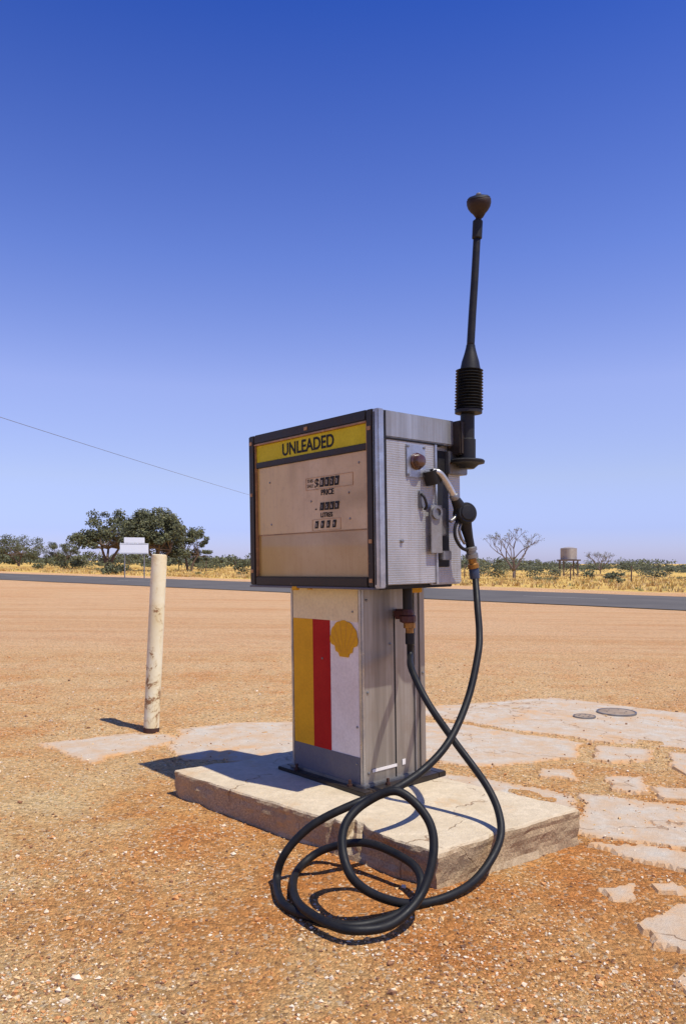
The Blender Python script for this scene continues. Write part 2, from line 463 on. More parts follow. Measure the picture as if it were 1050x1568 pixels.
def gravel():
    rng = random.Random(3)
    base = [Vector(p) for p in ((1,0,0),(-1,0,0),(0,1,0),(0,-1,0),(0,0,1),(0,0,-1))]
    tri = [(0,2,4),(2,1,4),(1,3,4),(3,0,4),(2,0,5),(1,2,5),(3,1,5),(0,3,5)]
    vs, fs, mi = [], [], []
    count = 0
    while count < 50000:
        y = 1.6 + 7.5*rng.random()**1.8
        x = rng.uniform(-.5, .52)*y*1.1
        cl = noise.noise(Vector((x*1.3, y*1.3, 9)))*.9 + noise.noise(Vector((x*5, y*5, 2)))*.5
        dd = math.hypot((x-.8)*.6, y-2.8)
        if cl + rng.uniform(-.5,.8) - (0.45 if dd < .6 else 0) < 0: continue
        sd_ = pave_sd(x, y)
        if rng.random() < .85 and sd_ > .03: continue
        r = .0016 + .0046*rng.random()**3
        if rng.random() < .014: r = rng.uniform(.005, .012)
        q = Quaternion((rng.uniform(-1,1), rng.uniform(-1,1), rng.uniform(-1,1), rng.uniform(-1,1))).normalized()
        zz = gz(x, y)
        if sd_ > .01: zz = max(zz, slope(x)+.0085)
        c = Vector((x, y, zz+r*.3))
        b = len(vs)
        sx, sy, sz = r*rng.uniform(.8,1.5), r*rng.uniform(.7,1.2), r*rng.uniform(.6,1.1)
        for p in base:
            w = q @ Vector((p.x*rng.uniform(.8,1.2), p.y*rng.uniform(.8,1.2), p.z))
            vs.append(c + Vector((w.x*sx, w.y*sy, w.z*sz)))
        k = rng.choice((0,0,0,1,1,1,2,2,3,3))
        for t in tri:
            fs.append((b+t[0], b+t[1], b+t[2])); mi.append(k)
        count += 1
    def gm(n, a, b):
        m, nt, bs = newmat(n)
        tc = nt.nodes.new('ShaderNodeTexCoord').outputs['Object']
        c = mix(nt, maprange(nt, noise_n(nt, tc, 60, 2), .4, .6), a, b)
        nt.links.new(c, bs.inputs['Base Color']); bs.inputs['Roughness'].default_value = .9
        return m
    ms = [gm('gravel_tan', (.72,.50,.24), (.62,.38,.16)), gm('gravel_orange', (.64,.32,.11), (.55,.24,.08)),
          gm('gravel_pale', (.80,.68,.50), (.70,.54,.34)), gm('gravel_dark', (.30,.14,.06), (.17,.09,.05))]
    mesh_obj('gravel', vs, fs, mats=ms, midx=mi, smooth=False)
gravel()

def manhole(x, y, r):
    z = slope(x)+.012
    p = empty('manhole_cover', (x, y, z))
    lathe('rim', [(r, -.02), (r, .008), (r*.93, .008), (r*.93, .003)], (0,0,0), (0,0,1), M_steel, p, 40)
    ml = weathered('cast_lid', (.36,.27,.18), (.18,.12,.075), .85, .1, 12, .8, bumps=.6)
    lathe('lid', [(r*.92, -.02), (r*.92, .004), (r*.88, .007), (.01, .007)], (0,0,0), (0,0,1), ml, p, 40)
    for a in range(6):
        an = a*math.pi/3
        box(f'rib_{a+1}', (-.004+r*.5*math.cos(an), -.004+r*.5*math.sin(an), .006), (.004+r*.5*math.cos(an), .004+r*.5*math.sin(an), .010), M_steel, p, 0)
manhole(1.77, 5.66, .08)
manhole(2.07, 5.84, .145)

# ------------------------------------------------------------------ plinth
def plinth():
    top = [(-.819,3.674),(.32,2.637),(.951,3.107),(-.188,4.144)]
    ctr = Vector((.066, 3.39))
    pts = []
    for i in range(4):
        a = Vector(top[i]); b = Vector(top[(i+1) % 4])
        k = int((b-a).length/.018)
        for j in range(k):
            pts.append((a.lerp(b, j/k), i, j/k))
    layers = [(-.06, 0, 0), (-.01, .0, .005), (.015, .005, .005), (.035, .004, .0055), (.055, .003, .005), (.075, .001, .005), (.095, .002, .005), (.110, .0, .0045), (.122, .001, .004), (.1285, .007, .003), (.1305, .018, .001)]
    vs, fs = [], []
    n = len(pts)
    for z, inset, am in layers:
        for p, side, t in pts:
            d = (ctr-p).normalized()
            chip = 0
            if side == 0 and .64 < t < .93 and z > .02:
                chip = .075*max(0, math.sin((t-.64)/.29*math.pi))*(.45+noise.noise(Vector((t*30, z*10, 3))))*min(1, z/.08)
            if side == 0 and t < .03 : chip += .02
            cn = max(0, noise.noise(Vector((p.x*6, p.y*6, 4)))-.2)*.05*(z/.13 if z > 0 else 0)
            nv = noise.noise_vector(Vector((p.x*12, p.y*12, z*25)))*am*1.7 + noise.noise_vector(Vector((p.x*45, p.y*45, z*60)))*am*.8
            q = p + d*(inset+chip+cn)
            vs.append((q.x+nv.x, q.y+nv.y, z + (nv.z*.5 if z > .02 else 0) - cn*.25))
    L = len(layers)
    for l in range(L-1):
        for i in range(n):
            k = (i+1) % n
            fs.append((l*n+i, l*n+k, (l+1)*n+k, (l+1)*n+i))
    fs.append(tuple(range((L-1)*n, L*n)))
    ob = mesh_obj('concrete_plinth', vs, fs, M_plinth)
    bm = bmesh.new(); bm.from_mesh(ob.data)
    bmesh.ops.triangulate(bm, faces=[f for f in bm.faces if len(f.verts) > 4])
    bmesh.ops.recalc_face_normals(bm, faces=bm.faces)
    bm.to_mesh(ob.data); bm.free()
plinth()

# ------------------------------------------------------------------ bollard post
def bollard():
    x0, y0 = -1.255, 5.05
    p = empty('bollard', (x0, y0, slope(x0)))
    m, nt, bs = newmat('flaking_white_paint')
    tc = nt.nodes.new('ShaderNodeTexCoord').outputs['Object']
    n1 = noise_n(nt, tc, 11, 9, .72, .5); n2 = noise_n(nt, tc, 3, 4, .6)
    sep = nt.nodes.new('ShaderNodeSeparateXYZ'); nt.links.new(tc, sep.inputs[0])
    low = maprange(nt, sep.outputs[2], 0, 1.1, .12, 0)
    k = math_n(nt, 'ADD', n1, low)
    c = mix(nt, maprange(nt, n2, .4, .6), (.82,.75,.53), (.74,.61,.35))
    c = mix(nt, maprange(nt, k, .55, .63, 0, .45), c, (.60,.43,.19))
    c = mix(nt, maprange(nt, k, .63, .655, 0, 1), c, (.30,.16,.07))
    nt.links.new(c, bs.inputs['Base Color']); bs.inputs['Roughness'].default_value = .65
    bs.inputs['Specular IOR Level'].default_value = .25
    bump(nt, n1, .5, .005, bs)
    r = .050
    lathe('post_shaft', [(r, -.1), (r, .3), (r*1.01, .7), (r*1.0, 1.145), (r*.96, 1.158), (r*.80, 1.162), (r*.78, 1.155)], (0,0,0), (.038,.035,1), m, p, 32)
    lathe('rusty_foot', [(r*1.03, -.02), (r*1.05, .022), (r*1.02, .028)], (0,0,0), (.038,.035,1), M_rusty, p, 32)
bollard()

# ------------------------------------------------------------------ fuel pump
pump = D.objects.new('fuel_pump', None); link(pump)
PM = Matrix.Translation((-.441, 3.776, .13)) @ Matrix.Rotation(-.014, 4, 'Y') @ Matrix.Translation((0,0,-.13)) @ Matrix.Rotation(math.radians(-48.83), 4, 'Z')
pump.matrix_world = PM
def W(x, y, z): return PM @ Vector((x, y, z))
PI = PM.inverted()

W0, ZB, ZT = .911, 1.013, 1.733
box('cabinet_body', (.004,.03,ZB+.008), (W0-.003,.345,1.618), M_emboss, pump, .004)
box('cabinet_rear_housing', (.03,.345,ZB+.0), (.875,.55,1.66), M_emboss, pump, .006)
box('cabinet_top_cap', (.0,.037,1.622), (W0,.475,ZT), M_cap, pump, .006)
box('cap_seam', (.003,.037,1.6165), (W0+.001,.40,1.623), M_black, pump, .001)
box('side_panel_edge', (W0-.02,.337,ZB+.004), (W0+.004,.35,1.616), M_alu_edge, pump, .001)
box('underside_tray', (.03,.03,ZB-.012), (.86,.5,ZB+.01), M_black, pump, .003)
box('frame_left', (0,0,ZB), (.044,.034,ZT+.004), M_frame, pump, .005)
box('frame_right', (.842,0,ZB), (.880,.034,ZT+.004), M_frame, pump, .005)
box('frame_corner_strip', (.8805,.001,ZB-.004), (W0+.003,.036,ZT+.002), M_alu_edge, pump, .004)
box('frame_corner_slot', (.887,-.0005,ZB+.01), (.893,.004,ZT-.01), M_black, pump, .0005)
box('frame_corner_groove', (W0+.001,.036,ZB), (W0+.0035,.046,ZT-.004), M_black, pump, .0005)
box('frame_top', (.0445,0.001,1.694), (.8415,.034,ZT+.005), M_frame, pump, .005)
box('frame_bottom', (.0445,.001,ZB-.001), (.8415,.034,1.054), M_frame, pump, .005)
box('trim_top', (.0445,.002,1.686), (.8415,.03,1.6935), M_trim, pump, .001)
box('trim_left', (.0445,.006,1.0545), (.050,.03,1.6855), M_trim, pump, .001)
box('trim_right', (.836,.006,1.0545), (.8415,.03,1.6855), M_trim, pump, .001)
box('bottom_lip', (.0,-.004,ZB-.010), (.88,.03,ZB-.0015), M_bluegrey, pump, .002)
box('yellow_tag', (.34,-.006,ZB-.02), (.375,.012,ZB-.002), M_ypaint, pump, .002)
box('yellow_tag_2', (.45,-.004,ZB-.016), (.47,.012,ZB-.0105), M_ypaint, pump, .001)
for i, (xx, zz) in enumerate(((.02,1.70),(.02,1.45),(.02,1.08),(.862,1.66),(.862,1.20),(.862,1.04),(.45,1.715))):
    box(f'frame_clip_{i+1}', (xx-.010,-.003,zz-.008), (xx+.010,.002,zz+.008), M_trim, pump, .001)
box('grade_sign_panel', (.0505,.014,1.604), (.8355,.029,1.6855), M_yellow, pump, .001)
box('sign_shadow_strip', (.0505,.008,1.577), (.8355,.029,1.6035), M_frame, pump, .002)  # dark strip standing in for the shadow line below the sign
box('display_panel', (.0505,.018,1.254), (.8355,.029,1.5765), M_display, pump, .001)
box('lower_panel', (.0505,.021,1.0545), (.8355,.029,1.250), M_display2, pump, .001)
box('panel_split', (.0505,.016,1.2505), (.8355,.028,1.2535), M_trim, pump, .0005)

def text(name, s, x, z, size, mat, y=.0, align='LEFT', sx=1., off=0., parent=pump):
    cu = D.curves.new(name, 'FONT'); cu.body = s; cu.size = size; cu.extrude = .0006; cu.align_x = align
    cu.offset = off
    cu.materials.append(mat)
    ob = D.objects.new(name, cu); ob.rotation_euler = (math.radians(90), 0, 0); ob.location = (x, y, z); ob.scale = (sx, 1, 1)
    return link(ob, parent)
text('unleaded_lettering', 'UNLEADED', .256, 1.617, .078, M_ink, .0132, off=.0018, sx=.93)
def outline(name, x0, z0, x1, z1, y, t=.002, mat=M_trim):
    box(name+'_t', (x0,y,z1-t), (x1,y+.003,z1), mat, pump, 0)
    box(name+'_b', (x0,y,z0), (x1,y+.003,z0+t), mat, pump, 0)
    box(name+'_l', (x0,y,z0+t), (x0+t,y+.003,z1-t), mat, pump, 0)
    box(name+'_r', (x1-t,y,z0+t), (x1,y+.003,z1-t), mat, pump, 0)
yp = .0165
outline('price_plate', .426, 1.440, .742, 1.495, yp)
text('this_lettering', 'THIS', .434, 1.474, .021, M_ink, .0172)
text('sale_lettering', 'SALE', .434, 1.452, .021, M_ink, .0172)
text('dollar_sign', '$', .487, 1.446, .060, M_ink, .0172, off=.0012)
def digits(nm, x0, z0, n, w, h, gap, s):
    for i in range(n):
        a = x0+i*(w+gap)
        bm = bmesh.new(); sk = .006
        pts = [(a,z0),(a+w,z0),(a+w+sk,z0+h),(a+sk,z0+h)]
        f = [bm.verts.new((x,yp-.001,z)) for x,z in pts]; b_ = [bm.verts.new((x,yp+.003,z)) for x,z in pts]
        bm.faces.new(f)
        for q in range(4): bm.faces.new((f[q], b_[q], b_[(q+1)%4], f[(q+1)%4]))
        bm_obj(f'{nm}_window_{i+1}', bm, M_ink, pump)
        text(f'{nm}_digit_{i+1}', s[i], a+w*.5+.002, z0+h*.22, h*.75, M_digit, yp-.0016, 'CENTER', sx=.8)
digits('price', .524, 1.449, 4, .026, .040, .007, '8020')
text('price_lettering', 'PRICE', .530, 1.413, .034, M_ink, .0172, off=.001)
digits('litre', .522, 1.346, 4, .026, .034, .007, '1560')
text('litres_lettering', 'LITRES', .526, 1.316, .028, M_ink, .0172, off=.0008)
outline('unit_plate', .468, 1.258, .660, 1.308, yp, .0015)
digits('unit', .486, 1.268, 4, .02, .032, .02, '0969')
box('small_mark', (.49,yp,1.35), (.5,yp+.002,1.356), M_ink, pump, 0)
for i, (sx_, sz_) in enumerate(((.462,1.39),(.715,1.41),(.72,1.30),(.15,1.50),(.16,1.30),(.78,1.53))):
    lathe(f'panel_screw_{i+1}', [(.005,0),(.005,.002),(.003,.004)], (sx_, .0182, sz_), (0,-1,0), M_steel, pump, 10)

# column
CX0, CX1, CY0, CY1 = .1977, .6935, .10, .503
ZC = .128
box('column_body', (CX0,CY0+.004,ZC), (CX1-.002,CY1,ZB), M_sheet, pump, .008)
box('column_front_panel', (CX0+.018,CY0-.002,ZC+.01), (CX1-.018,CY0+.006,ZB-.001), M_wpaint, pump, .002)
box('column_edge_left', (CX0-.002,CY0-.006,ZC), (CX0+.0175,CY0+.012,ZB-.002), M_alu_edge, pump, .004)
box('column_edge_right', (CX1-.0175,CY0-.006,ZC), (CX1+.002,CY0+.012,ZB-.002), M_alu_edge, pump, .004)
box('cream_band', (CX0+.019,CY0-.0045,.857), (CX1-.019,CY0-.002,ZB-.004), M_cream, pump, 0)
box('yellow_stripe', (CX0+.019,CY0-.0045,.27), (.362,CY0-.002,.8565), M_ypaint, pump, 0)
box('red_stripe', (.3625,CY0-.0045,.27), (.484,CY0-.002,.8565), M_rpaint, pump, 0)
box('kick_band', (CX0+.019,CY0-.0045,ZC+.012), (CX1-.019,CY0-.002,.2695), M_bluegrey, pump, 0)
def scallop(cx, cz, w, h, y):
    n = 7
    base = [(cx-.16*w, cz-.5*h), (cx+.16*w, cz-.5*h), (cx+.20*w, cz-.40*h), (cx+.30*w, cz-.36*h), (cx+.33*w, cz-.22*h)]
    fan = []
    a0, a1 = -18, 198
    for k in range(n):
        s = a0+(a1-a0)*k/n; e = a0+(a1-a0)*(k+1)/n
        for j in range(7):
            a = math.radians(s+(e-s)*j/6)
            bulge = 1+.045*math.sin(math.pi*j/6)
            fan.append((cx+.48*w*bulge*math.cos(a), cz-.02*h+.50*h*bulge*math.sin(a)))
    left = [(cx-.33*w, cz-.22*h), (cx-.30*w, cz-.36*h), (cx-.20*w, cz-.40*h)]
    pts = base + fan + left
    bm = bmesh.new()
    f = [bm.verts.new((x, y, z)) for x, z in pts]; b = [bm.verts.new((x, y+.003, z)) for x, z in pts]
    bm.faces.new(f)
    for i in range(len(f)):
        k = (i+1) % len(f); bm.faces.new((f[i], b[i], b[k], f[k]))
    bmesh.ops.triangulate(bm, faces=[q for q in bm.faces if len(q.verts) > 4])
    bm_obj('scallop_emblem', bm, M_ypaint, pump)
    vs, fs = [], []
    M_rib = weathered('emblem_ribs', (.56,.24,.012), (.5,.20,.02), .5)
    for k in range(1, n):
        a = math.radians(a0+(a1-a0)*k/n)
        ex, ez = cx+.46*w*math.cos(a), cz-.02*h+.48*h*math.sin(a)
        bx, bz = cx+.10*w*math.cos(a), cz-.40*h
        d = Vector((ex-bx, ez-bz)).normalized(); nrm = Vector((-d.y, d.x))
        i = len(vs)
        vs += [(bx-nrm.x*.0007, y-.0008, bz-nrm.y*.0007), (bx+nrm.x*.0007, y-.0008, bz+nrm.y*.0007), (ex+nrm.x*.0016, y-.0008, ez+nrm.y*.0016), (ex-nrm.x*.0016, y-.0008, ez-nrm.y*.0016)]
        fs.append((i, i+1, i+2, i+3))
    mesh_obj('emblem_ribs', vs, fs, M_rib, pump)
scallop(.580, .780, .186, .162, CY0-.0062)
box('side_seam', (CX1-.001,.295,ZC+.01), (CX1+.001,.300,.88), M_black, pump, 0)
box('side_rib', (CX1-.001,.42,ZC+.01), (CX1+.006,.428,ZB-.02), M_galv, pump, .001)
box('side_rib_2', (CX1-.001,.455,ZC+.01), (CX1+.005,.462,ZB-.02), M_sheet, pump, .001)
box('side_top_shadow_strip', (CX1-.01,.13,ZB-.014), (CX1+.003,.5,ZB-.006), M_black, pump, 0)  # solid black strip painting the shade under the cabinet
box('yellow_clip', (CX1-.003,.40,ZB-.04), (CX1+.012,.47,ZB-.013), M_ypaint, pump, .002)
box('white_mark', (CX1,.15,.200), (CX1+.002,.30,.213), M_wpaint, pump, 0)
box('white_mark_2', (CX1,.335,.20), (CX1+.002,.355,.225), M_wpaint, pump, 0)
for i, (yy, zz) in enumerate(((.13,.95),(.13,.55),(.13,.2),(.48,.6),(.27,.75))):
    lathe(f'rivet_{i+1}', [(.006,0),(.006,.002),(.003,.004)], (CX1, yy, zz), (1,0,0), M_steel, pump, 10)
for i, (xx, zz) in enumerate(((.66,.40),(.655,.24),(.43,.68),(.25,.24),(.64,.90))):
    lathe(f'front_rivet_{i+1}', [(.005,0),(.005,.002),(.003,.004)], (xx, CY0-.0045, zz), (0,-1,0), M_steel, pump, 10)
fx0, fx1, fy0, fy1 = CX0-.06, CX1+.06, CY0-.05, CY1+.06
bz0, bz1 = .118, .147
box('base_frame_front', (fx0,fy0,bz0), (fx1,fy0+.05,bz1-.004), M_frame, pump, .003)
box('base_frame_back', (fx0,fy1-.05,bz0), (fx1,fy1,bz1-.004), M_frame, pump, .003)
box('base_frame_left', (fx0,fy0+.05,bz0), (fx0+.05,fy1-.05,bz1-.004), M_frame, pump, .003)
box('base_frame_right', (fx1-.05,fy0+.05,bz0), (fx1,fy1-.05,bz1-.004), M_frame, pump, .003)
box('base_upstand', (CX0-.012,CY0-.012,bz0), (CX1+.012,CY1+.01,bz1+.008), M_steel, pump, .003)
for i, (xx, yy) in enumerate(((fx0+.12,fy0+.022),(fx1-.12,fy0+.022),(fx1-.025,fy0+.16),(fx1-.025,fy1-.16))):
    lathe(f'anchor_bolt_{i+1}', [(.012,0),(.012,.010),(.007,.010),(.007,.028)], (xx, yy, bz1-.004), (0,0,1), M_rusty, pump, 6, False)

box('knob_plate', (W0-.002,.163,1.468), (W0+.004,.277,1.606), M_alu_edge, pump, .003)
lathe('side_knob', [(.036,0),(.036,.006),(.030,.010),(.030,.022),(.024,.032),(.01,.036)], (W0+.004,.220,1.535), (1,0,0), M_knob, pump, 28)
for i, (yy, zz) in enumerate(((.172,1.478),(.268,1.478),(.172,1.596),(.268,1.596))):
    lathe(f'plate_screw_{i+1}', [(.006,0),(.006,.003),(.003,.004)], (W0+.004, yy, zz), (1,0,0), M_steel, pump, 10)
box('latch_plate', (W0-.001,.235,1.34), (W0+.005,.262,1.415), M_steel, pump, .002)
tube('latch_lever', [(W0+.005,.245,1.40),(W0+.02,.248,1.385),(W0+.022,.26,1.35),(W0+.008,.262,1.335)], .006, M_black, pump, 8, 6)
lathe('side_bolt', [(.008,0),(.008,.006),(.004,.008)], (W0, .13, 1.20), (1,0,0), M_steel, pump, 12)
box('boot_back_plate', (.874,.35,1.09), (.882,.46,1.60), M_black, pump, .002)
box('boot_bracket', (.88,.30,1.225), (W0+.018,.39,1.345), M_steel, pump, .004)
box('boot_flange', (W0+.018,.285,1.15), (W0+.024,.355,1.355), M_galv, pump, .002)
lathe('boot_ring', [(.028,0),(.028,.012),(.018,.012),(.018,.004)], (W0+.024,.315,1.322), (1,-.1,0), M_steel, pump, 24)
lathe('boot_cup', [(.034,0),(.036,.06),(.03,.06),(.028,.01)], (.93,.31,1.445), (0,-.35,1), M_black, pump, 20)
box('boot_stay', (.90,.36,1.12), (.93,.42,1.16), M_steel, pump, .003)
nx_ = .965
tube('nozzle_spout', [(nx_-.02,.288,1.497),(nx_,.308,1.488),(nx_+.004,.345,1.452),(nx_+.004,.398,1.388)], [.012,.0125,.0135,.0145], M_silver, pump, 16, 8)
lathe('spout_collar', [(.018,0),(.021,.004),(.021,.022),(.017,.026)], (nx_+.004,.388,1.40), (0,.65,-.76), M_steel, pump, 20)
tube('nozzle_body', [(nx_+.004,.398,1.386),(nx_+.004,.425,1.352),(nx_+.003,.455,1.312),(nx_,.475,1.265),(nx_,.492,1.215),(nx_,.507,1.165)], [.019,.027,.034,.026,.020,.019], M_black, pump, 18, 8)
lathe('valve_cap', [(.044,-.03),(.046,-.01),(.046,.022),(.04,.030),(.034,.030),(.030,.036),(.01,.038)], (nx_+.014,.452,1.320), (1,-.45,.1), M_black, pump, 28)
tube('valve_stem', [(nx_,.43,1.33),(nx_,.40,1.30),(nx_,.372,1.285)], .008, M_steel, pump, 10, 5)
tube('trigger_guard', [(nx_+.004,.425,1.30),(nx_+.004,.398,1.262),(nx_+.004,.400,1.215),(nx_+.004,.44,1.172),(nx_,.50,1.160)], .0075, M_black, pump, 10, 8)
tube('trigger_lever', [(nx_+.002,.445,1.285),(nx_+.002,.428,1.25),(nx_+.002,.44,1.215),(nx_+.002,.462,1.19)], .0065, M_steel, pump, 10, 6)
lathe('nozzle_coupling', [(.020,0),(.027,.004),(.027,.018),(.022,.020),(.022,.030),(.028,.032),(.028,.050),(.021,.054)], (nx_,.503,1.178), (0,.20,-1), M_steel, pump, 20)
lathe('swivel', [(.019,0),(.019,.02),(.025,.024),(.025,.042),(.018,.046),(.018,.05)], (nx_,.514,1.125), (0,.2,-1), M_brass, pump, 20)
lathe('hose_collar', [(.020,0),(.022,.004),(.022,.045),(.018,.048)], (nx_,.523,1.082), (.05,.1,-1), M_blue, pump, 20)

ox, oy = .765, .31
lathe('drop_pipe', [(.022,0),(.022,.13)], (ox,oy,.89), (0,0,1), M_black, pump, 20)
box('pipe_elbow_block', (CX1,oy-.022,.86), (ox,oy+.022,.905), M_redcap, pump, .008)
lathe('pipe_union', [(.025,0),(.036,.006),(.036,.03),(.028,.036),(.028,.045),(.024,.06)], (ox,oy,.845), (0,0,1), M_redcap, pump, 8, False)
lathe('outlet_nipple', [(.018,0),(.018,.02),(.026,.022),(.026,.045),(.02,.05)], (ox+.004,oy+.006,.80), (0,0,1), M_brass, pump, 8, False)
lathe('hose_ferrule', [(.018,0),(.021,.003),(.021,.05)], (ox+.004,oy+.008,.75), (0,0,1), M_black, pump, 20)

s = W(nx_+.003, .529, 1.045); s0 = W(nx_, .522, 1.09)
e = W(ox+.004, oy+.008, .76); e2 = W(ox+.004, oy+.008, .70)
hose = [s0, s, (.575,3.30,.93), (.572,3.24,.83), (.556,3.18,.742), (.499,3.08,.579), (.410,2.96,.441), (.304,2.87,.354), (.177,2.78,.300),
 (.046,2.72,.272), (-.102,2.69,.208), (-.196,2.67,.120), (-.228,2.655,.030), (-.192,2.495,.016), (-.088,2.394,.016), (.030,2.345,.016), (.153,2.403,.016),
 (.238,2.50,.030), (.258,2.58,.072), (.212,2.67,.096), (.080,2.78,.110), (-.06,2.86,.060), (-.145,2.83,.016), (-.172,2.674,.016), (-.142,2.459,.034),
 (-.049,2.309,.042), (.038,2.262,.042), (.148,2.300,.044), (.243,2.38,.100), (.288,2.45,.2106), (.269,2.50,.298), (.179,2.545,.366), (.0756,2.545,.329),
 (.0106,2.50,.277), (-.002,2.45,.2106), (.0305,2.40,.1377), (.113,2.42,.072), (.233,2.49,.018), (.358,2.56,.016), (.465,2.66,.035), (.556,2.77,.1036), (.582,2.86,.171),
 (.552,2.96,.2625), (.440,3.07,.414), (.345,3.14,.551), (.292,3.27,.665), e2, e]
hp = cr(hose, 14)
hp = [PI @ Vector(p) for p in hp]
v, f = tube_data(hp, .0145, 14)
mesh_obj('hose', v, f, M_rubber, pump, True)

# mast
mx, my = .946, .514
def mp_(px, z):
    px = px*1.9
    return (mx + (px)*.62, my + px*.71, z)
box('mast_bracket', (.86,.44,1.50), (.905,.565,1.60), M_steel, pump, .004)
box('mast_cleat', (.85,.46,1.58), (.955,.53,1.73), M_frame, pump, .006)
lathe('mast_flange', [(.03,-.03),(.05,-.012),(.074,-.006),(.076,.004),(.07,.010),(.04,.014)], (mx,my,1.552), (.03,.02,1), M_black, pump, 32)
lathe('mast_socket', [(.036,0),(.036,.09),(.031,.094),(.031,.20)], (mx,my,1.56), (.01,.01,1), M_black, pump, 28)
lathe('bellows_base', [(.03,0),(.060,.004),(.060,.018),(.05,.022)], mp_(.004,1.762), (.02,.02,1), M_black, pump, 32)
prof = []
nb = 13
for i in range(nb*4+1):
    t = i/(nb*4)
    r = .0575 + .0055*math.cos(i*math.pi/2)
    prof.append((r*(1-.04*t), .170*t))
lathe('bellows', [(.03,0)]+prof+[(.03,.172)], mp_(.005,1.784), (.02,.022,1), M_rubber, pump, 36)
lathe('mast_cone', [(.046,0),(.042,.018),(.038,.04),(.028,.072),(.021,.10),(.0195,.112)], mp_(.010,1.955), (.02,.022,1), M_black, pump, 28)
tube('mast_rod', [mp_(.0115,2.06), mp_(.017,2.2), mp_(.024,2.36), mp_(.031,2.54)], [.0175,.017,.0165,.0160], M_black, pump, 16, 8)
lathe('mast_upper_sleeve', [(.016,0),(.022,.004),(.022,.078),(.018,.082)], mp_(.031,2.535), (.04,.045,1), M_black, pump, 24)
tube('mast_neck', [mp_(.033,2.61), mp_(.036,2.628), mp_(.038,2.645)], .013, M_bell, pump, 12, 4)
bo = Vector(mp_(.038,2.626)); bd = Vector((.20,-.30,1)).normalized()
lathe('mast_bell', [(.014,0),(.020,.008),(.027,.018),(.038,.028),(.048,.042),(.053,.058),(.053,.074),(.049,.080),(.045,.070),(.034,.048),(.018,.034)], bo, bd, M_bell, pump, 32)
lathe('bell_cap', [(.018,.060),(.048,.076),(.050,.082),(.040,.090),(.018,.095)], bo, bd, M_black, pump, 32)
lathe('bell_pin', [(.008,.09),(.012,.092),(.012,.100),(.006,.104)], bo, bd, M_steel, pump, 12)

# ------------------------------------------------------------------ road
def road():
    m, nt, bs = newmat('asphalt')
    tc = nt.nodes.new('ShaderNodeTexCoord').outputs['Object']
    n1 = noise_n(nt, tc, .5, 6, .6); n2 = noise_n(nt, tc, 20, 4, .7)
    c = ramp(nt, n1, [(.3,(.095,.088,.082)),(.7,(.13,.12,.108))])
    c = mix(nt, maprange(nt, n2, .5, .8, 0, .5), c, (.18,.155,.13))
    nt.links.new(c, bs.inputs['Base Color']); bs.inputs['Roughness'].default_value = .95
    bs.inputs['Specular IOR Level'].default_value = .12
    d = Vector((ND[1], -ND[0])).normalized(); n = Vector(ND).normalized()
    p = empty('road', (0,0,0))
    vs, fs = [], []
    k = 400
    for i in range(k+1):
        s_ = -400+800*i/k
        for o in (20.9+.35*noise.noise(Vector((s_*.3, 1, 0))), 30.2+.4*noise.noise(Vector((s_*.3, 9, 0)))):
            q = d*s_+n*o
            vs.append((q.x, q.y, slope(q.x)+.02))
    for i in range(k): fs.append((2*i, 2*i+2, 2*i+3, 2*i+1))
    mesh_obj('asphalt_surface', vs, fs, m, p)
    mw = weathered('road_paint', (.45,.43,.39), (.28,.25,.2), .8)
    vs, fs = [], []
    for i in range(-30, 30):
        b = len(vs)
        for s_, o in ((i*12,25.5),(i*12+3,25.5),(i*12+3,25.6),(i*12,25.6)):
            q = d*s_+n*o; vs.append((q.x, q.y, slope(q.x)+.026))
        fs.append((b,b+1,b+2,b+3))
    mesh_obj('centre_line', vs, fs, mw, p)
road()

# ------------------------------------------------------------------ vegetation
def leafmat(name, c1, c2):
    m, nt, bs = newmat(name)
    tc = nt.nodes.new('ShaderNodeTexCoord').outputs['Object']
    n1 = noise_n(nt, tc, 1.2, 2, .6)
    c = mix(nt, maprange(nt, n1, .35, .65), c1, c2)
    nt.links.new(c, bs.inputs['Base Color']); bs.inputs['Roughness'].default_value = .75
    return m
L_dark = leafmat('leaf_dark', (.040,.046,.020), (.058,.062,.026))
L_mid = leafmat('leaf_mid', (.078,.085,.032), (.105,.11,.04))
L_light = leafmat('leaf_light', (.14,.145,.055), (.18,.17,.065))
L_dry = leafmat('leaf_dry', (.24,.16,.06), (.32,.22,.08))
M_bark = weathered('bark', (.16,.11,.075), (.09,.06,.045), .9, 0, 6, .7)
M_barkp = weathered('grey_dead_wood', (.19,.14,.115), (.11,.08,.07), .9, 0, 6, .7)
LM = [L_dark, L_mid, L_light, L_dry]

def leaves(vs, fs, mi, c, rad, n, size, rng, w=(4,4,2,0)):
    for _ in range(n):
        u = Vector((rng.gauss(0,1), rng.gauss(0,1), rng.gauss(0,1))).normalized()
        r = rng.random()**.45
        p = Vector((c[0]+u.x*rad[0]*r, c[1]+u.y*rad[1]*r, c[2]+u.z*rad[2]*r))
        a = Vector((rng.gauss(0,1), rng.gauss(0,1), rng.gauss(0,1))).normalized()
        b = a.orthogonal().normalized()*size*rng.uniform(.35,.7); a = a*size*rng.uniform(.7,1.3)
        i = len(vs)
        vs += [p-a, p+b*.8, p+a, p-b]
        fs.append((i,i+1,i+2,i+3))
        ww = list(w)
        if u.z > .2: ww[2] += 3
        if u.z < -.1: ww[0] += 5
        mi.append(rng.choices((0,1,2,3), ww)[0])

